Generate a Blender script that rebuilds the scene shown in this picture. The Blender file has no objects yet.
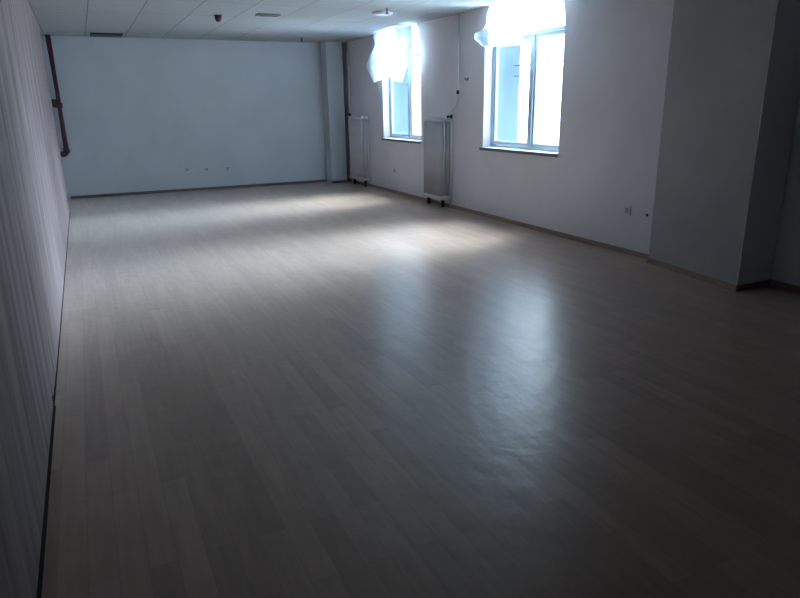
import bpy, bmesh, math, random
from mathutils import Vector, Matrix, noise
random.seed(4)
C = bpy.context.scene.collection
H = 2.685
XL, XR, YB, YF = -0.40, 4.88, 12.71, -3.5
PI = math.pi

# ---------------------------------------------------------------- materials
def mat(name, col=(.5,.5,.5), rough=.6, metal=0.0, spec=.5):
    m = bpy.data.materials.new(name); m.use_nodes = True
    b = m.node_tree.nodes['Principled BSDF']
    b.inputs['Base Color'].default_value = (*col, 1)
    b.inputs['Roughness'].default_value = rough
    b.inputs['Metallic'].default_value = metal
    b.inputs['Specular IOR Level'].default_value = spec
    return m, m.node_tree, b

def N(nt, t, **kw):
    n = nt.nodes.new(t)
    for k, v in kw.items():
        if k.startswith('i_'): n.inputs[k[2:].replace('_', ' ')].default_value = v
        else: setattr(n, k, v)
    return n

def noise_col(nt, b, c1, c2, scale, mapscale=(1,1,1), detail=6, lo=.3, hi=.7, bump=0, dist=.01):
    tc = N(nt, 'ShaderNodeTexCoord'); mp = N(nt, 'ShaderNodeMapping'); mp.inputs['Scale'].default_value = mapscale
    no = N(nt, 'ShaderNodeTexNoise'); no.inputs['Scale'].default_value = scale; no.inputs['Detail'].default_value = detail
    cr = N(nt, 'ShaderNodeValToRGB')
    cr.color_ramp.elements[0].position = lo; cr.color_ramp.elements[0].color = (*c1, 1)
    cr.color_ramp.elements[1].position = hi; cr.color_ramp.elements[1].color = (*c2, 1)
    L = nt.links.new
    L(tc.outputs['Object'], mp.inputs['Vector']); L(mp.outputs[0], no.inputs['Vector']); L(no.outputs['Fac'], cr.inputs['Fac'])
    L(cr.outputs['Color'], b.inputs['Base Color'])
    if bump:
        bp = N(nt, 'ShaderNodeBump'); bp.inputs['Strength'].default_value = bump; bp.inputs['Distance'].default_value = dist
        L(no.outputs['Fac'], bp.inputs['Height']); L(bp.outputs[0], b.inputs['Normal'])
    return cr

def wall_mat(name, c1, c2):
    m, nt, b = mat(name, rough=.85, spec=.2)
    noise_col(nt, b, c1, c2, 1.6, detail=8, bump=.08)
    return m
WALL = wall_mat('painted_plaster', (.68,.655,.69), (.75,.725,.76))
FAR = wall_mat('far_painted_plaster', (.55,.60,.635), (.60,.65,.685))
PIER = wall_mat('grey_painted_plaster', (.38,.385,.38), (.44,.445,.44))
RECESS = wall_mat('blue_grey_painted_plaster', (.74,.79,.84), (.78,.83,.88))
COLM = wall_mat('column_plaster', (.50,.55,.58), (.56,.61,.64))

# wooden floor: narrow planks running along the room
FLOOR, nt, b = mat('wood_floor', rough=.3, spec=.8)
L = nt.links.new
tc = N(nt, 'ShaderNodeTexCoord'); mp = N(nt, 'ShaderNodeMapping')
mp.inputs['Rotation'].default_value = (0, 0, PI/2)
br = N(nt, 'ShaderNodeTexBrick'); br.offset = .37; br.offset_frequency = 2
for k, v in dict(Scale=1.0).items(): br.inputs[k].default_value = v
br.inputs['Brick Width'].default_value = .85; br.inputs['Row Height'].default_value = .095
br.inputs['Mortar Size'].default_value = .0012; br.inputs['Mortar Smooth'].default_value = .3
br.inputs['Color1'].default_value = (0,0,0,1); br.inputs['Color2'].default_value = (1,1,1,1); br.inputs['Mortar'].default_value = (.5,.5,.5,1)
L(tc.outputs['Object'], mp.inputs[0]); L(mp.outputs[0], br.inputs['Vector'])
mp2 = N(nt, 'ShaderNodeMapping'); mp2.inputs['Scale'].default_value = (14, 1.2, 1)
gr = N(nt, 'ShaderNodeTexNoise'); gr.inputs['Scale'].default_value = 2.2; gr.inputs['Detail'].default_value = 8
L(tc.outputs['Object'], mp2.inputs[0]); L(mp2.outputs[0], gr.inputs['Vector'])
cr = N(nt, 'ShaderNodeValToRGB')
cr.color_ramp.elements[0].color = (.345,.225,.155,1); cr.color_ramp.elements[1].color = (.44,.30,.215,1)
L(br.outputs['Color'], cr.inputs['Fac'])
cg = N(nt, 'ShaderNodeValToRGB'); cg.color_ramp.elements[0].position = .3; cg.color_ramp.elements[1].position = .75
cg.color_ramp.elements[0].color = (.88,.87,.86,1); cg.color_ramp.elements[1].color = (1.08,1.08,1.08,1)
L(gr.outputs['Fac'], cg.inputs['Fac'])
mx = N(nt, 'ShaderNodeMix', data_type='RGBA', blend_type='MULTIPLY'); mx.inputs['Factor'].default_value = 1
L(cr.outputs[0], mx.inputs['A']); L(cg.outputs[0], mx.inputs['B'])
# worn smudges and dust on the boards
sm = N(nt, 'ShaderNodeTexNoise'); sm.inputs['Scale'].default_value = 2.5; sm.inputs['Detail'].default_value = 3; sm.inputs['Roughness'].default_value = .6; sm.inputs['Distortion'].default_value = .4
L(tc.outputs['Object'], sm.inputs['Vector'])
cs = N(nt, 'ShaderNodeValToRGB'); cs.color_ramp.elements[0].position = .3; cs.color_ramp.elements[1].position = .7
cs.color_ramp.elements[0].color = (.86,.85,.84,1); cs.color_ramp.elements[1].color = (1,1,1,1)
L(sm.outputs['Fac'], cs.inputs['Fac'])
mx2 = N(nt, 'ShaderNodeMix', data_type='RGBA', blend_type='MULTIPLY'); mx2.inputs['Factor'].default_value = .6
L(mx.outputs['Result'], mx2.inputs['A']); L(cs.outputs[0], mx2.inputs['B'])
mo = N(nt, 'ShaderNodeMix', data_type='RGBA'); mo.inputs['B'].default_value = (.24,.17,.125,1)
L(br.outputs['Fac'], mo.inputs['Factor']); L(mx2.outputs['Result'], mo.inputs['A']); L(mo.outputs['Result'], b.inputs['Base Color'])
rr = N(nt, 'ShaderNodeMapRange'); rr.inputs['To Min'].default_value = .33; rr.inputs['To Max'].default_value = .29
rr.inputs['From Min'].default_value = .3; rr.inputs['From Max'].default_value = .62
L(gr.outputs['Fac'], rr.inputs['Value']); L(rr.outputs[0], b.inputs['Roughness'])
b.inputs['Sheen Weight'].default_value = .22; b.inputs['Sheen Roughness'].default_value = .45; b.inputs['Sheen Tint'].default_value = (.88, .95, 1, 1)   # fine dust
bp = N(nt, 'ShaderNodeBump'); bp.inputs['Strength'].default_value = .25; bp.inputs['Distance'].default_value = .002; bp.invert = True
L(br.outputs['Fac'], bp.inputs['Height'])
wv = N(nt, 'ShaderNodeTexNoise'); wv.inputs['Scale'].default_value = 7; wv.inputs['Detail'].default_value = 4; L(tc.outputs['Object'], wv.inputs['Vector'])
bp2 = N(nt, 'ShaderNodeBump'); bp2.inputs['Strength'].default_value = .35; bp2.inputs['Distance'].default_value = .012
L(wv.outputs['Fac'], bp2.inputs['Height']); L(bp.outputs[0], bp2.inputs['Normal']); L(bp2.outputs[0], b.inputs['Normal'])

# suspended ceiling: 0.6 m tiles with thin dark seams
CEIL, nt, b = mat('ceiling_tile', rough=.8, spec=.2)
L = nt.links.new
tc = N(nt, 'ShaderNodeTexCoord'); mp = N(nt, 'ShaderNodeMapping'); mp.inputs['Location'].default_value = (-.27+.61, .27, 0)
br = N(nt, 'ShaderNodeTexBrick'); br.offset = 0; br.inputs['Scale'].default_value = 1
br.inputs['Brick Width'].default_value = .61; br.inputs['Row Height'].default_value = 1.22
br.inputs['Mortar Size'].default_value = .006; br.inputs['Mortar Smooth'].default_value = .2
br.inputs['Color1'].default_value = (.38,.41,.43,1); br.inputs['Color2'].default_value = (.42,.45,.47,1); br.inputs['Mortar'].default_value = (.17,.18,.19,1)
L(tc.outputs['Object'], mp.inputs[0]); L(mp.outputs[0], br.inputs['Vector']); L(br.outputs['Color'], b.inputs['Base Color'])

# mauve wood-grain cladding boards, grain upright
CLAD, nt, b = mat('mauve_wood_veneer', rough=.6, spec=.3)
cr = noise_col(nt, b, (.12,.09,.095), (.28,.225,.23), 2.2, (1, 3.8, .4), detail=10, lo=.32, hi=.66, bump=.1)
CLADEDGE, _, _ = mat('board_edge', (.13,.11,.12), .7)
WOOD, nt, b = mat('baseboard_wood', rough=.5)
noise_col(nt, b, (.26,.19,.13), (.36,.27,.18), 3, (8, .8, 8))
BWOOD, nt, b = mat('dark_baseboard_wood', rough=.5)
noise_col(nt, b, (.13,.11,.095), (.19,.16,.135), 3, (.8, 8, 8))
RED, nt, b = mat('dark_red_pipe_paint', rough=.4)
noise_col(nt, b, (.055,.010,.026), (.085,.016,.036), 9)
DARK, _, _ = mat('dark_metal', (.035,.035,.04), .5, .3)
BLACK, _, _ = mat('black_gap', (.01,.01,.01), .9)
FRAME, nt, b = mat('window_frame_aluminium', rough=.4)
noise_col(nt, b, (.33,.41,.48), (.39,.47,.54), 4)
SILL, nt, b = mat('white_stone_sill', rough=.18)
noise_col(nt, b, (.72,.74,.75), (.82,.83,.84), 6)
SSHADE, _, _ = mat('grey_sill_shadow', (.10,.12,.15), .5)
RAD, nt, b = mat('radiator_enamel', rough=.4)
noise_col(nt, b, (.62,.62,.65), (.70,.70,.73), 5)
PIPEW, nt, b = mat('painted_riser', rough=.5)
noise_col(nt, b, (.55,.56,.58), (.66,.67,.69), 12)
PLAS, _, _ = mat('white_socket_plastic', (.62,.63,.65), .35)
GREYP, _, _ = mat('grey_socket_insert', (.42,.44,.48), .4)
GRILL, _, _ = mat('grey_vent', (.22,.24,.25), .6)
LAMP, _, _ = mat('white_diffuser_plastic', (.85,.86,.87), .3)
MAROON, _, _ = mat('maroon_plastic', (.05,.008,.02), .45)
OUT, nt, b = mat('dark_outer_blue', rough=.9)
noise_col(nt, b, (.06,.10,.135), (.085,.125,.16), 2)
CONC, nt, b = mat('facade', rough=.9)
noise_col(nt, b, (.55,.58,.6), (.65,.68,.7), 1)

def glass_mat():
    m = bpy.data.materials.new('window_glass'); m.use_nodes = True; nt = m.node_tree; nt.nodes.clear()
    o = N(nt, 'ShaderNodeOutputMaterial'); t = N(nt, 'ShaderNodeBsdfTransparent'); g = N(nt, 'ShaderNodeBsdfGlossy')
    t.inputs[0].default_value = (.93,.97,.98,1); g.inputs['Roughness'].default_value = .02
    mx = N(nt, 'ShaderNodeMixShader')
    mx.inputs[0].default_value = .06; nt.links.new(t.outputs[0], mx.inputs[1]); nt.links.new(g.outputs[0], mx.inputs[2]); nt.links.new(mx.outputs[0], o.inputs[0])
    return m
GLASS = glass_mat()
def film_mat(name, clear, col=(.85,.9,.93), thru=(.26,.31,.35)):
    m = bpy.data.materials.new(name); m.use_nodes = True; nt = m.node_tree; nt.nodes.clear()
    o = N(nt, 'ShaderNodeOutputMaterial'); t = N(nt, 'ShaderNodeBsdfTransparent')
    tr = N(nt, 'ShaderNodeBsdfTranslucent'); d = N(nt, 'ShaderNodeBsdfPrincipled')
    tr.inputs[0].default_value = (*thru, 1); d.inputs['Base Color'].default_value = (*col, 1); d.inputs['Roughness'].default_value = .25
    a = N(nt, 'ShaderNodeMixShader'); a.inputs[0].default_value = .45
    c = N(nt, 'ShaderNodeMixShader'); c.inputs[0].default_value = clear
    k = nt.links.new
    k(tr.outputs[0], a.inputs[1]); k(d.outputs[0], a.inputs[2]); k(a.outputs[0], c.inputs[1]); k(t.outputs[0], c.inputs[2]); k(c.outputs[0], o.inputs[0])
    return m
FILM = film_mat('white_plastic_film', .06)
FOLD = film_mat('grey_plastic_fold', .0, (.5,.58,.64), (.04,.055,.065))

# ---------------------------------------------------------------- mesh helpers
def box(bm, lo, hi, bev=0):
    lo, hi = Vector(lo), Vector(hi); c = (lo+hi)/2; s = hi-lo
    r = bmesh.ops.create_cube(bm, size=1, matrix=Matrix.Translation(c) @ Matrix.Diagonal((*s, 1)))
    if bev:
        es = list({e for v in r['verts'] for e in v.link_edges})
        bmesh.ops.bevel(bm, geom=es, offset=bev, segments=2, affect='EDGES', profile=.5)
def tube(bm, pts, r, seg=14):
    pts = [Vector(p) for p in pts]; rings = []
    n = len(pts)
    for i, p in enumerate(pts):
        if i == 0: d = pts[1]-p
        elif i == n-1: d = p-pts[i-1]
        else: d = (pts[i+1]-p).normalized()+(p-pts[i-1]).normalized()
        d.normalize(); q = d.to_track_quat('Z', 'Y'); rr = r[i] if isinstance(r, (list, tuple)) else r
        rings.append([bm.verts.new(p+q @ Vector((math.cos(a)*rr, math.sin(a)*rr, 0))) for a in [2*PI*k/seg for k in range(seg)]])
    for a, b_ in zip(rings, rings[1:]):
        for k in range(seg):
            f = bm.faces.new((a[k], a[(k+1) % seg], b_[(k+1) % seg], b_[k])); f.smooth = True
    bm.faces.new(rings[0][::-1]); bm.faces.new(rings[-1])
def bend(p0, p1, p2, r, n=6):      # rounded corner at p1
    p0, p1, p2 = map(Vector, (p0, p1, p2)); a = p1+(p0-p1).normalized()*r; c = p1+(p2-p1).normalized()*r
    return [(a*(1-t)**2+p1*2*t*(1-t)+c*t*t) for t in [k/n for k in range(n+1)]]
def lathe(bm, prof, c, axis='Z', seg=24):
    rings = []
    for r, h in prof:
        ring = []
        for k in range(seg):
            a = 2*PI*k/seg; x, y = r*math.cos(a), r*math.sin(a)
            v = (x, y, h) if axis == 'Z' else (h, x, y)
            ring.append(bm.verts.new(Vector(c)+Vector(v)))
        rings.append(ring)
    for a, b_ in zip(rings, rings[1:]):
        for k in range(seg):
            f = bm.faces.new((a[k], a[(k+1) % seg], b_[(k+1) % seg], b_[k])); f.smooth = True
    bm.faces.new(rings[0][::-1]); bm.faces.new(rings[-1])
def prism(bm, poly, z0, z1):
    a = [bm.verts.new((x, y, z0)) for x, y in poly]; t = [bm.verts.new((x, y, z1)) for x, y in poly]; n = len(poly)
    for k in range(n): bm.faces.new((a[k], a[(k+1) % n], t[(k+1) % n], t[k]))
    bm.faces.new(a[::-1]); bm.faces.new(t)
def obj(name, bm, m, parent=None, origin=None):
    bmesh.ops.recalc_face_normals(bm, faces=bm.faces)
    if origin is not None: bmesh.ops.translate(bm, verts=bm.verts, vec=-Vector(origin))
    me = bpy.data.meshes.new(name); bm.to_mesh(me); bm.free(); me.materials.append(m)
    o = bpy.data.objects.new(name, me); C.objects.link(o)
    if origin is not None: o.location = origin
    if parent: o.parent = parent
    return o
def nb(): return bmesh.new()
def thing(name, label, cat, loc=(0,0,0), group=None):
    o = bpy.data.objects.new(name, None); C.objects.link(o); o.location = loc
    o['label'] = label; o['category'] = cat
    if group: o['group'] = group
    o.empty_display_size = .1
    return o
def tag(o, label, cat, group=None):
    o['label'] = label; o['category'] = cat
    if group: o['group'] = group
    return o
def struct(name, bm, m, label=None, parent=None):
    o = obj(name, bm, m, parent)
    if not parent: o['kind'] = 'structure'
    if label: o['label'] = label
    return o

# ---------------------------------------------------------------- room shell
bm = nb(); box(bm, (XL-.3, YF-.2, -.12), (XR+.9, YB+.3, 0)); struct('floor', bm, FLOOR, 'dusty brown wooden plank floor running down the room')
bm = nb(); box(bm, (XL-.3, YF-.2, H), (XR+.5, YB+.3, H+.12)); struct('ceiling', bm, CEIL, 'white suspended tile ceiling with thin dark seams')
bm = nb(); box(bm, (XL-.25, YF, 0), (XL, YB, H)); struct('wall_left', bm, WALL, 'painted wall behind the mauve boards')
bm = nb(); box(bm, (XL-.25, YB, 0), (XR+.5, YB+.25, H)); struct('wall_back', bm, FAR, 'pale blue grey end wall at the far side of the room')
bm = nb(); box(bm, (XL-.25, YF-.2, 0), (XR+.9, YF, H)); struct('wall_front', bm, WALL, 'plain wall behind the viewer')
# window wall, 0.52 thick, with two openings arched from z = 2.27 upwards
XO = 5.40; SZ = .94; SPR = 2.27
WIN = [(9.34, 10.79), (5.955, 7.53)]
def jamb_inset(z, w):
    R = w/2
    return 0 if z <= SPR else R-math.sqrt(max(R*R-(z-SPR)**2, 0))
def arch_poly(y0, y1, off=0, z0=SZ, ztop=H):
    zs = [z0+off]+[SPR+(ztop-off-SPR)*k/8 for k in range(9)]
    le = [(y0+off+jamb_inset(z, y1-y0), z) for z in zs]; ri = [(y1-off-jamb_inset(z, y1-y0), z) for z in zs]
    return le, ri
bm = nb()
ys = [4.40]+[v for w in sorted(WIN) for v in w]+[YB]
for k in range(0, len(ys), 2): box(bm, (XR, ys[k], 0), (XO, ys[k+1], H))
for (y0, y1) in WIN:
    box(bm, (XR, y0, 0), (XO, y1, SZ-.035))
    for sd in (0, 1):            # arched haunches
        le, ri = arch_poly(y0, y1); pts = (le, ri)[sd][1:]; edge = (y0, y1)[sd]
        poly = [(edge, SPR)]+pts[1:]+[(edge, H)]
        a = [bm.verts.new((XR, y, z)) for y, z in poly]; c = [bm.verts.new((XO, y, z)) for y, z in poly]; n = len(poly)
        for i in range(n):
            bm.faces.new((a[i], a[(i+1) % n], c[(i+1) % n], c[i]))
        bm.faces.new(a[::-1]); bm.faces.new(c)
struct('wall_right', bm, WALL, 'pale window wall on the right with two arched openings')
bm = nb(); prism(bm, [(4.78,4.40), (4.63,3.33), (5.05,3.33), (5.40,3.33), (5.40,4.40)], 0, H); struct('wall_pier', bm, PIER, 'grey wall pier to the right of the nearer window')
bm = nb(); box(bm, (4.631, 3.322, .051), (5.049, 3.3295, H-.002)); struct('wall_pier_side_bounce_skin', bm, RECESS, 'side face of the grey pier, coloured paler to lift its shade')  # thin paler skin, its colour makes up for bounce light missing here
bm = nb(); box(bm, (5.05, YF, 0), (5.40, 3.33, H)); struct('wall_recess', bm, RECESS, 'dark wall set back beyond the grey pier')
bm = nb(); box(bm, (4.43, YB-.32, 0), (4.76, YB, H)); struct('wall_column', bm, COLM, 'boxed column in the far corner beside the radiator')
# exterior facade band below & beyond is the outside of wall_right itself
# baseboards
bm = nb(); box(bm, (XL+.06, YB-.014, 0), (4.43, YB, .05), .003); struct('baseboard_back', bm, BWOOD)
bm = nb(); box(bm, (XR-.014, 4.40, 0), (XR, YB, .05), .003); struct('baseboard_right', bm, WOOD)
bm = nb(); prism(bm, [(4.768,4.405), (4.618,3.318), (5.05,3.318), (5.05,3.33), (4.63,3.33), (4.78,4.405)], 0, .05); struct('baseboard_pier', bm, WOOD)
bm = nb(); box(bm, (5.036, YF, 0), (5.05, 3.315, .05), .003); struct('baseboard_recess', bm, WOOD)
bm = nb(); box(bm, (4.42, YB-.332, 0), (4.77, YB-.32, .05), .003); struct('baseboard_column', bm, BWOOD)

# ---------------------------------------------------------------- windows
def ring_frame(bm, y0, y1, x0, x1, t, z0=SZ, ztop=H):
    le, ri = arch_poly(y0, y1, 0, z0, ztop); li, rj = arch_poly(y0, y1, t, z0, ztop)
    out = le+ri[::-1]; inn = li+rj[::-1]; n = len(out)
    V = [[bm.verts.new((x, y, z)) for y, z in P] for P in (out, inn) for x in (x0, x1)]
    o0, o1, i0, i1 = V
    for k in range(n):
        j = (k+1) % n
        bm.faces.new((o0[k], o0[j], i0[j], i0[k])); bm.faces.new((o1[k], o1[j], i1[j], i1[k]))
        bm.faces.new((i0[k], i0[j], i1[j], i1[k])); bm.faces.new((o0[k], o0[j], o1[j], o1[k]))
FX0, FX1 = XR+.12, XR+.18
for idx, (y0, y1) in enumerate(WIN):
    nm = 'window_%d' % (idx+1)
    ym = (y0+y1)/2-.08
    bm = nb(); ring_frame(bm, y0+.001, y1-.001, FX0, FX1, .045, ztop=H+.05)
    w = struct(nm, bm, FRAME, ['arched window farther down the wall, plastic bundle at its top', 'nearer arched window with plastic film over its top left'][idx])
    bm = nb(); box(bm, (FX0-.01, ym-.03, SZ+.03), (FX1, ym+.03, SPR), .005); obj('mullion', bm, FRAME, w)
    bm = nb(); box(bm, (FX0-.01, y0+.03, SPR-.0), (FX1, y1-.03, SPR+.05), .005); obj('transom', bm, FRAME, w)
    for (a, c) in ((y0+.045, ym-.03), (ym+.03, y1-.045)):        # casement sashes
        bm = nb(); t = .035; z0, z1 = SZ+.046, SPR-.001
        for bx in (((a, z0), (a+t, z1)), ((c-t, z0), (c, z1)), ((a+t, z0), (c-t, z0+t)), ((a+t, z1-t), (c-t, z1))):
            box(bm, (FX0+.01, bx[0][0], bx[0][1]), (FX1-.01, bx[1][0], bx[1][1]))
        s = obj('sash', bm, FRAME, w)
        bm = nb(); box(bm, (FX0+.028, a+t-.004, z0+t-.004), (FX0+.034, c-t+.004, z1-t+.004)); obj('glass_pane', bm, GLASS, s)
    bm = nb(); le, ri = arch_poly(y0, y1, .04, SPR+.045-.04, H); P = le[1:]+ri[1:][::-1]; P = [(y, z) for y, z in P if z > SPR+.04]; P = [(le[-1][0]-.02, SPR+.05)]*0+P
    P = [(y0+.045, SPR+.05)]+[(y, z) for y, z in le[2:]]+[(y, z) for y, z in ri[2:][::-1]]+[(y1-.045, SPR+.05)]
    a = [bm.verts.new((FX0+.028, y, z)) for y, z in P]; c = [bm.verts.new((FX0+.034, y, z)) for y, z in P]; n = len(P)
    for i in range(n): bm.faces.new((a[i], a[(i+1) % n], c[(i+1) % n], c[i]))
    bm.faces.new(a[::-1]); bm.faces.new(c); obj('fanlight_pane', bm, GLASS, w)
    # inner sill board with a thin projecting nose
    bm = nb(); box(bm, (XR-.03, y0-.03, SZ-.034), (XR-.001, y1+.03, SZ), .004); box(bm, (XR-.001, y0+.001, SZ-.034), (FX0+.03, y1-.001, SZ)); sl = obj('window_sill', bm, SILL, w)
    bm = nb(); box(bm, (XR-.036, y0-.03, SZ-.04), (XR-.0305, y1+.03, SZ-.008)); obj('sill_shadow_strip', bm, SSHADE, sl)  # dark strip painting in the shadow line along the sill front
    bm = nb(); box(bm, (FX1+.002, y1-.02, SZ), (XO+.03, y1-.0005, SPR+.02)); obj('reveal_shade_lining', bm, OUT, w)  # added dark skin, its colour tones down the overlit outer jamb
    bm = nb(); box(bm, (FX1-.02, y0+.001, SZ-.034), (XO+.04, y1-.001, SZ-.005)); obj('outer_sill', bm, SILL, w)

# thin safety bars outside the panes
for idx, (y0, y1) in enumerate(WIN):
    t = thing('window_guard', ['thin pale metal guard rails outside the farther window', 'thin pale metal guard rails outside the nearer window'][idx], 'guard rail', (XO-.05, y0, SZ))
    for z in (1.85, 1.98):
        bm = nb(); tube(bm, [(XO-.05, y0-.001, z), (XO-.05, y1+.001, z)], .008, 8)
        o = obj('rail', bm, OUT, None, (XO-.05, y0, SZ)); o.location = (0,0,0); o.parent = t

# ---------------------------------------------------------------- mauve boards on the left wall
spans = [(-3.4, -1.4, 0), (-1.39, 1.09, 0), (1.10, 3.575, 0), (3.60, 6.08, 1), (6.09, 8.57, 0), (8.58, 11.04, 0)]
blab = ['mauve wood-grain wall board nearest behind the viewer', 'mauve wood-grain wall board beside the viewer',
        'nearest full mauve wood-grain board, large at the left edge',
        'mauve wood-grain board with a dark chipped seam at its near foot', 'mauve wood-grain board halfway down the left wall',
        'farthest mauve wood-grain board, ending just short of the red pipe']
for i, (a, c, fl) in enumerate(spans):
    if c < 0: continue
    bm = nb(); x = -.338
    if fl: prism(bm, [(XL+.005, a), (-.366, a), (-.341, a+.11), (x, a+.5), (x, c), (XL+.005, c)], .012, H-.004)
    else: box(bm, (XL+.005, a, .012), (x, c, H-.004), .003)
    o = tag(obj('wall_board', bm, CLAD, None, (XL+.03, (a+c)/2, .012)), blab[i], 'wall panel', 'mauve boards on the left wall')
bm = nb(); box(bm, (XL, -1.39, 0), (XL+.04, 11.0, .0115)); box(bm, (XL+.04, -1.39, 0), (-.327, 3.575, .0012)); box(bm, (XL+.04, 3.575, 0), (-.333, 11.0, .0012)); struct('trim_1', bm, BLACK, 'dark gap strip below the mauve boards')

# ---------------------------------------------------------------- red fire pipe in the far left corner
PX, PY = -.285, YB-.13
t = thing('fire_pipe', 'dark red upright pipe in the far left corner', 'pipe', (PX, PY, .75))
def part(name, bm, m, t):
    o = obj(name, bm, m, None, tuple(t.location)); o.location = (0,0,0); o.parent = t; return o
bm = nb(); pts = [(PX, PY, H-.005)]+bend((PX, PY, 2), (PX, PY, .78), (XL, PY, .78), .06)+[(XL+.004, PY, .78)]
tube(bm, pts, .042); part('pipe', bm, RED, t)
bm = nb(); tube(bm, [(PX, PY, .80), (PX, PY, .88)], .052); tube(bm, [(PX-.03, PY, .78), (PX-.075, PY, .78)], .052); part('elbow_fitting', bm, RED, t)
bm = nb(); tube(bm, [(PX, PY, 1.54), (PX, PY, 1.62)], .054); part('coupling', bm, RED, t)
bm = nb(); box(bm, (XL+.001, PY-.022, 1.55), (PX-.03, PY+.022, 1.68), .004); part('wall_bracket', bm, DARK, t)

# ---------------------------------------------------------------- radiators
def radiator(ya, n, label):
    t = thing('radiator', label, 'radiator', (4.785, ya, .1), 'column radiators under the window wall')
    sec = None
    for k in range(n):
        y = ya+.028+k*.056
        if sec is None:
            bm = nb()
            for x in (4.726, 4.785, 4.844):
                tube(bm, [(x, y, .16), (x, y, 1.27)], .0165, 12)
            for z in (.145, 1.285):
                box(bm, (4.705, y-.0275, z-.028), (4.865, y+.0275, z+.028), .012)
            sec = part('radiator_section', bm, RAD, t)
        else:
            s = sec.copy(); C.objects.link(s); s.parent = t; s.location = (0, k*.056, 0)
    return t
r2 = radiator(8.40, 10, 'tall pale column radiator between the two windows')
r1 = radiator(11.42, 12, 'tall pale column radiator in the far corner beside the boxed column')
for t, ya, n in ((r2, 8.40, 10), (r1, 11.42, 12)):
    for y in (ya+.06, ya+n*.056-.06):
        bm = nb(); box(bm, (4.76, y-.01, 0), (4.81, y+.01, .118), .004); part('foot', bm, DARK, t)  # feet coloured dark in place of the shadow under the radiator
    bm = nb(); tube(bm, [(4.785, ya-.05, 1.285), (4.785, ya+.002, 1.285)], .022); part('end_plug', bm, RAD, t)

# heating risers
def riser(label, pts, r, valves, knob, cat='pipe'):
    t = thing('heating_riser', label, cat, pts[-1])
    bm = nb(); tube(bm, pts, r, 12); part('pipe', bm, PIPEW, t)
    for v in valves:
        bm = nb(); lathe(bm, [(.0, -.028), (.018, -.028), (.021, -.018), (.021, .018), (.018, .028), (0, .028)], v); part('valve', bm, DARK, t)
    for v in knob:
        bm = nb(); lathe(bm, [(.0, -.05), (.015, -.05), (.018, -.025), (.009, -.01), (.009, 0), (0, 0)], v, 'X', 16); part('valve_knob', bm, DARK, t)
    return t
X0 = XR-.04
pts = [(X0, 8.14, H-.003)]+bend((X0, 8.14, 2), (X0, 8.14, 1.50), (X0, 8.30, 1.42), .05)+bend((X0, 8.14, 1.50), (X0, 8.32, 1.41), (X0, 8.32, 1.0), .04)+[(X0, 8.32, .003)]
riser('pale heating riser pipe running down beside the middle radiator', pts, .014, [(X0, 8.14, 1.66), (X0, 8.32, 1.33)], [(X0-.02, 8.32, 1.33)])
pts = [(X0, 12.3, H-.003), (X0, 12.3, 1.3), (X0, 12.3, .003)]
riser('thin heating riser pipe in the far right corner', pts, .016, [(X0, 12.3, 1.33)], [(X0-.02, 12.3, 1.33)])
t = thing('wall_hook', 'small dark hook on the wall left of the nearer window', 'hook', (XR, 7.94, 1.83))
bm = nb(); lathe(bm, [(0, -.006), (.022, -.006), (.022, 0), (0, 0)], (XR-.001, 7.94, 1.83), 'X', 16); part('base_plate', bm, GRILL, t)
bm = nb(); tube(bm, [(XR-.005, 7.94, 1.83), (XR-.045, 7.94, 1.825), (XR-.055, 7.94, 1.845)], .006, 10); part('hook', bm, DARK, t)

# ---------------------------------------------------------------- sockets
def socket(loc, face, label, group=None, m=PLAS):
    t = thing('wall_socket', label, 'socket', loc, group)
    s = .043
    def bx(bm, a, c, d, e, d0, d1, bev=0):
        # a..c horizontal, d..e vertical, d0..d1 depth out of the wall
        if face == 'back': box(bm, (a, -d1, d), (c, -d0, e), bev)
        else: box(bm, (-d1, a, d), (-d0, c, e), bev)
    bm = nb(); bx(bm, -s, s, -s, s, .0005, .009, .003); obj('cover_plate', bm, m, t)
    bm = nb(); bx(bm, -.026, .026, -.026, .026, .009, .0105); o = obj('socket_face', bm, GREYP, t)
    for dx, dz in ((0, .014), (-.011, -.01), (.011, -.01)):
        bm = nb(); bx(bm, dx-.0035, dx+.0035, dz-.008, dz+.008, .0105, .0115); obj('slot', bm, BLACK, o)
    return t
g = 'sockets low on the far wall'
socket((1.68, YB, .40), 'back', 'leftmost of the three wall sockets low on the far wall', g)
socket((2.04, YB, .39), 'back', 'middle one of the three wall sockets low on the far wall', g)
socket((2.43, YB, .38), 'back', 'rightmost of the three wall sockets low on the far wall', g)
socket((XR, 10.35, .40), 'right', 'white wall socket low under the farther window')
socket((XR, 4.82, .44), 'right', 'white wall socket low on the wall before the grey pier')
t = thing('wall_stud', 'small dark stud low on the wall at the grey pier edge', 'stud', (XR, 4.56, .43))
bm = nb(); lathe(bm, [(0, -.014), (.008, -.014), (.014, -.006), (.014, -.0005), (0, -.0005)], (XR, 4.56, .43), 'X', 14); part('stud', bm, DARK, t)

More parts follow.
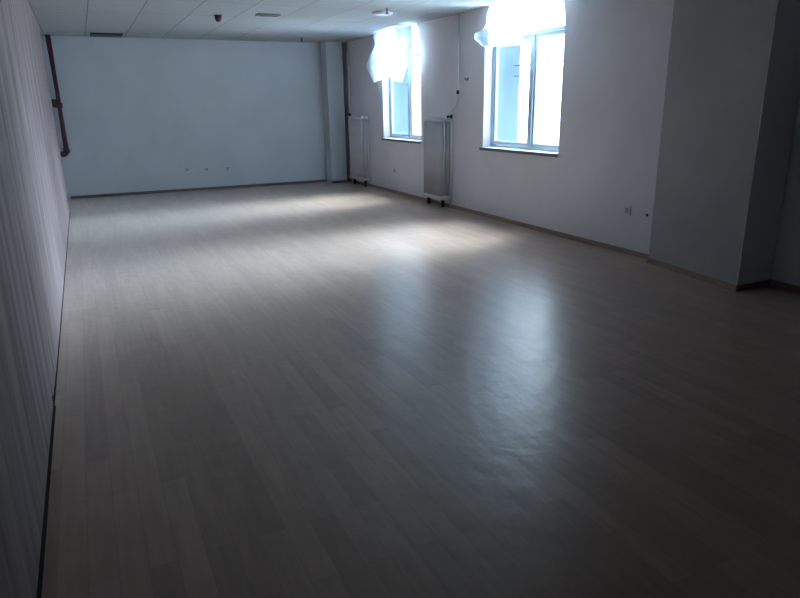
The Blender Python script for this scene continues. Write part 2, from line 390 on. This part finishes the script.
# ---------------------------------------------------------------- ceiling fixtures
def grille(name, x0, x1, y0, y1, label, n, m, slm, along):
    t = thing(name, label, 'vent', ((x0+x1)/2, (y0+y1)/2, H))
    bm = nb(); w = .02
    for a in (((x0, y0), (x1, y0+w)), ((x0, y1-w), (x1, y1)), ((x0, y0+w), (x0+w, y1-w)), ((x1-w, y0+w), (x1, y1-w))):
        box(bm, (*a[0], H-.022), (*a[1], H-.001))
    part('vent_frame', bm, m, t)
    bm = nb(); box(bm, (x0+w, y0+w, H-.005), (x1-w, y1-w, H-.001)); part('duct_opening', bm, BLACK, t)
    for k in range(n):
        x = x0+w+(x1-x0-2*w)*(k+.5)/n
        bm = nb(); box(bm, (x-.006, y0+w, H-.022), (x+.006, y1-w, H-.006)); part('vent_slat', bm, slm, t)
    return t
grille('ceiling_vent', .34, .82, 12.05, 12.5, 'dark slatted ceiling vent near the far left corner', 14, DARK, GRILL, 0)
grille('ceiling_vent', 2.30, 2.60, 9.0, 9.17, 'small grey slatted ceiling vent near the middle of the ceiling', 8, GRILL, GRILL, 0)
tt = thing('smoke_detector', 'dark maroon smoke detector hanging under the ceiling', 'smoke detector', (1.85, 9.37, H))
bm = nb(); lathe(bm, [(0, -.012), (.055, -.012), (.055, 0), (0, 0)], (1.85, 9.37, H-.001)); part('mounting_base', bm, MAROON, tt)
bm = nb(); lathe(bm, [(0, -.085), (.022, -.082), (.040, -.065), (.046, -.04), (.046, -.0125), (0, -.0125)], (1.85, 9.37, H)); part('sensor_dome', bm, MAROON, tt)
def sprinkler(x, y, label):
    t = thing('sprinkler', label, 'sprinkler', (x, y, H), 'ceiling sprinklers')
    bm = nb(); lathe(bm, [(0, -.006), (.03, -.006), (.034, -.001), (0, -.001)], (x, y, H)); part('ceiling_rose', bm, GRILL, t)
    bm = nb(); tube(bm, [(x, y, H-.006), (x, y, H-.06)], .012, 10); part('stem', bm, DARK, t)
    bm = nb(); lathe(bm, [(0, -.072), (.026, -.072), (.026, -.067), (0, -.060)], (x, y, H)); part('deflector', bm, DARK, t)
sprinkler(3.72, 8.04, 'small dark sprinkler on the ceiling between the two windows')
sprinkler(3.80, 11.9, 'small dark sprinkler on the ceiling near the far wall')
tt = thing('ceiling_lamp', 'round unlit white ceiling lamp near the two windows', 'lamp', (3.83, 8.42, H))
bm = nb(); lathe(bm, [(0, -.02), (.13, -.02), (.14, -.012), (.14, -.001), (0, -.001)], (3.83, 8.42, H), seg=32); part('lamp_rim', bm, LAMP, tt)
bm = nb(); lathe(bm, [(0, -.034), (.06, -.033), (.105, -.028), (.115, -.021), (0, -.021)], (3.83, 8.42, H), seg=32); part('diffuser', bm, LAMP, tt)

# ---------------------------------------------------------------- plastic film
def interp(pl, t):
    t *= len(pl)-1; i = min(int(t), len(pl)-2); f = t-i
    return [a*(1-f)+c*f for a, c in zip(pl[i], pl[i+1])]
def sheet(name, left, right, bulge, seed, nu=34, nv=36, amp=.03, folds=5, m=FILM):
    """left/right: polylines of (x, y, z) from top to bottom"""
    bm = nb(); g_ = []
    for j in range(nv+1):
        v = j/nv; a, c = interp(left, v), interp(right, v); row = []
        for i in range(nu+1):
            u = i/nu; P = Vector(a)*(1-u)+Vector(c)*u
            P.x -= bulge*math.sin(PI*u)*(.35+.65*math.sin(PI*min(1, v*1.0)))
            nn = noise.noise(Vector((u*3.1+seed, v*2.3, seed*.7)))+.5*noise.noise(Vector((u*8+seed, v*6, 2)))
            P.x += amp*(nn+.5*math.sin(u*folds*2*PI+nn*3+v*2)*(1-.3*v))
            P.z += .35*amp*noise.noise(Vector((u*5, v*5, seed+9)))*(1 if 0 < j else 0)
            P.y += .5*amp*noise.noise(Vector((u*4, v*5, seed+4)))
            P.x = min(P.x, XR-.012); P.z = min(P.z, H-.004)
            row.append(bm.verts.new(P))
        g_.append(row)
    for j in range(nv):
        for i in range(nu):
            f = bm.faces.new((g_[j][i], g_[j][i+1], g_[j+1][i+1], g_[j+1][i])); f.smooth = True
    o = obj(name, bm, m)
    return o
# farther window: bundled sheet with a main bulge and a side lobe
t = thing('plastic_sheet', 'bundled white plastic sheet hanging over the top of the farther window', 'plastic sheet', (4.7, 10.1, H))
x = 4.65
main = sheet('plastic_bulge', [(x,10.16,2.68), (x,10.40,2.50), (x,10.42,2.25), (x,10.28,2.03), (x,9.95,1.92)],
             [(x,9.68,2.68), (x,9.42,2.52), (x,9.20,2.34), (x,9.36,2.09), (x,9.58,1.84)], .10, 3.0)
lobe = sheet('plastic_side_lobe', [(4.72,10.76,2.66), (4.72,10.72,2.49), (4.72,11.0,2.32), (4.72,11.2,2.16), (4.72,10.98,2.02), (4.72,10.78,1.88)],
             [(4.74,10.2,2.66), (4.74,10.3,2.49), (4.74,10.35,2.32), (4.74,10.36,2.16), (4.74,10.38,2.02), (4.74,10.5,1.93)], .06, 7.0)
fold = sheet('plastic_fold', [(4.79,9.92,2.68), (4.79,9.80,2.6), (4.79,9.66,2.48), (4.79,9.52,2.34)],
             [(4.81,9.50,2.68), (4.81,9.52,2.6), (4.81,9.51,2.48), (4.81,9.50,2.34)], .01, 4.0, nu=10, nv=12, amp=.008, folds=1, m=FOLD)
for o in (main, lobe, fold):
    o.parent = t; o.matrix_parent_inverse = Matrix.Translation((-4.7, -10.1, -H))
# nearer window: film across the top, gathered in a knot on the left
t = thing('plastic_sheet', 'white plastic film over the top left of the nearer window, gathered to a knot', 'plastic sheet', (4.7, 7.1, H))
x = 4.66
f1 = sheet('plastic_film', [(x,7.12,2.68), (x,7.15,2.5), (x,7.28,2.36), (x,7.26,2.26), (x,7.18,2.17)],
           [(x,5.98,2.68), (x,6.10,2.5), (x,6.22,2.36), (x,6.36,2.24), (x,6.48,2.13)], .05, 1.5, nu=44, amp=.025)
f2 = sheet('plastic_knot', [(x-.02,7.22,2.37), (x-.02,7.40,2.33), (x-.02,7.42,2.29), (x-.02,7.25,2.20)],
           [(x-.02,7.12,2.38), (x-.02,7.08,2.32), (x-.02,7.08,2.25), (x-.02,7.06,2.17)], .06, 5.5, nu=16, nv=14, amp=.02, folds=2)
for o in (f1, f2):
    o.parent = t; o.matrix_parent_inverse = Matrix.Translation((-4.7, -7.1, -H))

# ---------------------------------------------------------------- daylight: overcast sky, brightest opposite the windows
W = bpy.data.worlds.new('overcast_sky'); bpy.context.scene.world = W; W.use_nodes = True; nt = W.node_tree; nt.nodes.clear()
k = nt.links.new
SKY_BASE, SKY_WIDE, SKY_GLOW, GROUND, AZ, POW = .8, 26.0, 100.0, 5.0, math.radians(9), 38
out = N(nt, 'ShaderNodeOutputWorld'); bg = N(nt, 'ShaderNodeBackground'); bg.inputs['Color'].default_value = (.71, .85, 1, 1)
tc = N(nt, 'ShaderNodeTexCoord'); sp = N(nt, 'ShaderNodeSeparateXYZ'); k(tc.outputs['Generated'], sp.inputs[0])
cb = N(nt, 'ShaderNodeCombineXYZ'); k(sp.outputs['X'], cb.inputs['X']); k(sp.outputs['Y'], cb.inputs['Y'])
nr = N(nt, 'ShaderNodeVectorMath', operation='NORMALIZE'); k(cb.outputs[0], nr.inputs[0])
dt = N(nt, 'ShaderNodeVectorMath', operation='DOT_PRODUCT'); k(nr.outputs[0], dt.inputs[0]); dt.inputs[1].default_value = (math.cos(AZ), math.sin(AZ), 0)
mxn = N(nt, 'ShaderNodeMath', operation='MAXIMUM'); k(dt.outputs['Value'], mxn.inputs[0]); mxn.inputs[1].default_value = 0
pw = N(nt, 'ShaderNodeMath', operation='POWER'); k(mxn.outputs[0], pw.inputs[0]); pw.inputs[1].default_value = POW
mr = N(nt, 'ShaderNodeMapRange', interpolation_type='SMOOTHSTEP'); k(sp.outputs['Z'], mr.inputs['Value'])
mr.inputs['From Min'].default_value = -.05; mr.inputs['From Max'].default_value = .25
m1 = N(nt, 'ShaderNodeMath', operation='MULTIPLY'); k(pw.outputs[0], m1.inputs[0]); k(mr.outputs[0], m1.inputs[1])
m2 = N(nt, 'ShaderNodeMath', operation='MULTIPLY'); k(m1.outputs[0], m2.inputs[0]); m2.inputs[1].default_value = SKY_GLOW
pw2 = N(nt, 'ShaderNodeMath', operation='POWER'); k(mxn.outputs[0], pw2.inputs[0]); pw2.inputs[1].default_value = 5
w2 = N(nt, 'ShaderNodeMath', operation='MULTIPLY_ADD'); k(pw2.outputs[0], w2.inputs[0]); w2.inputs[1].default_value = SKY_WIDE; w2.inputs[2].default_value = SKY_BASE
gd = N(nt, 'ShaderNodeMapRange'); k(sp.outputs['Z'], gd.inputs['Value'])          # pale ground below the horizon
gd.inputs['From Min'].default_value = -.04; gd.inputs['From Max'].default_value = -.10; gd.inputs['To Max'].default_value = GROUND
w3 = N(nt, 'ShaderNodeMath', operation='ADD'); k(w2.outputs[0], w3.inputs[0]); k(gd.outputs[0], w3.inputs[1])
m3 = N(nt, 'ShaderNodeMath', operation='ADD'); k(m2.outputs[0], m3.inputs[0]); k(w3.outputs[0], m3.inputs[1])
k(m3.outputs[0], bg.inputs['Strength']); k(bg.outputs[0], out.inputs[0])

# ---------------------------------------------------------------- camera
cd = bpy.data.cameras.new('camera'); cam = bpy.data.objects.new('camera', cd); C.objects.link(cam)
cd.sensor_width = 36; cd.lens = 637.87*36/800; cd.clip_start = .02
r = Vector((0.90031071, -0.43498658, -0.01507643)); u = Vector((0.13954598, 0.25566769, 0.95664045)); f = Vector((0.41227121, 0.8633775, -0.29088099))
M = Matrix((( r.x, u.x, -f.x, 0), (r.y, u.y, -f.y, 0), (r.z, u.z, -f.z, 1.5), (0, 0, 0, 1))); cam.matrix_world = M
bpy.context.scene.camera = cam
vs = bpy.context.scene.view_settings; vs.view_transform = 'Standard'; vs.look = 'None'; vs.exposure = 0.7; vs.gamma = 1; vs.use_curve_mapping = False
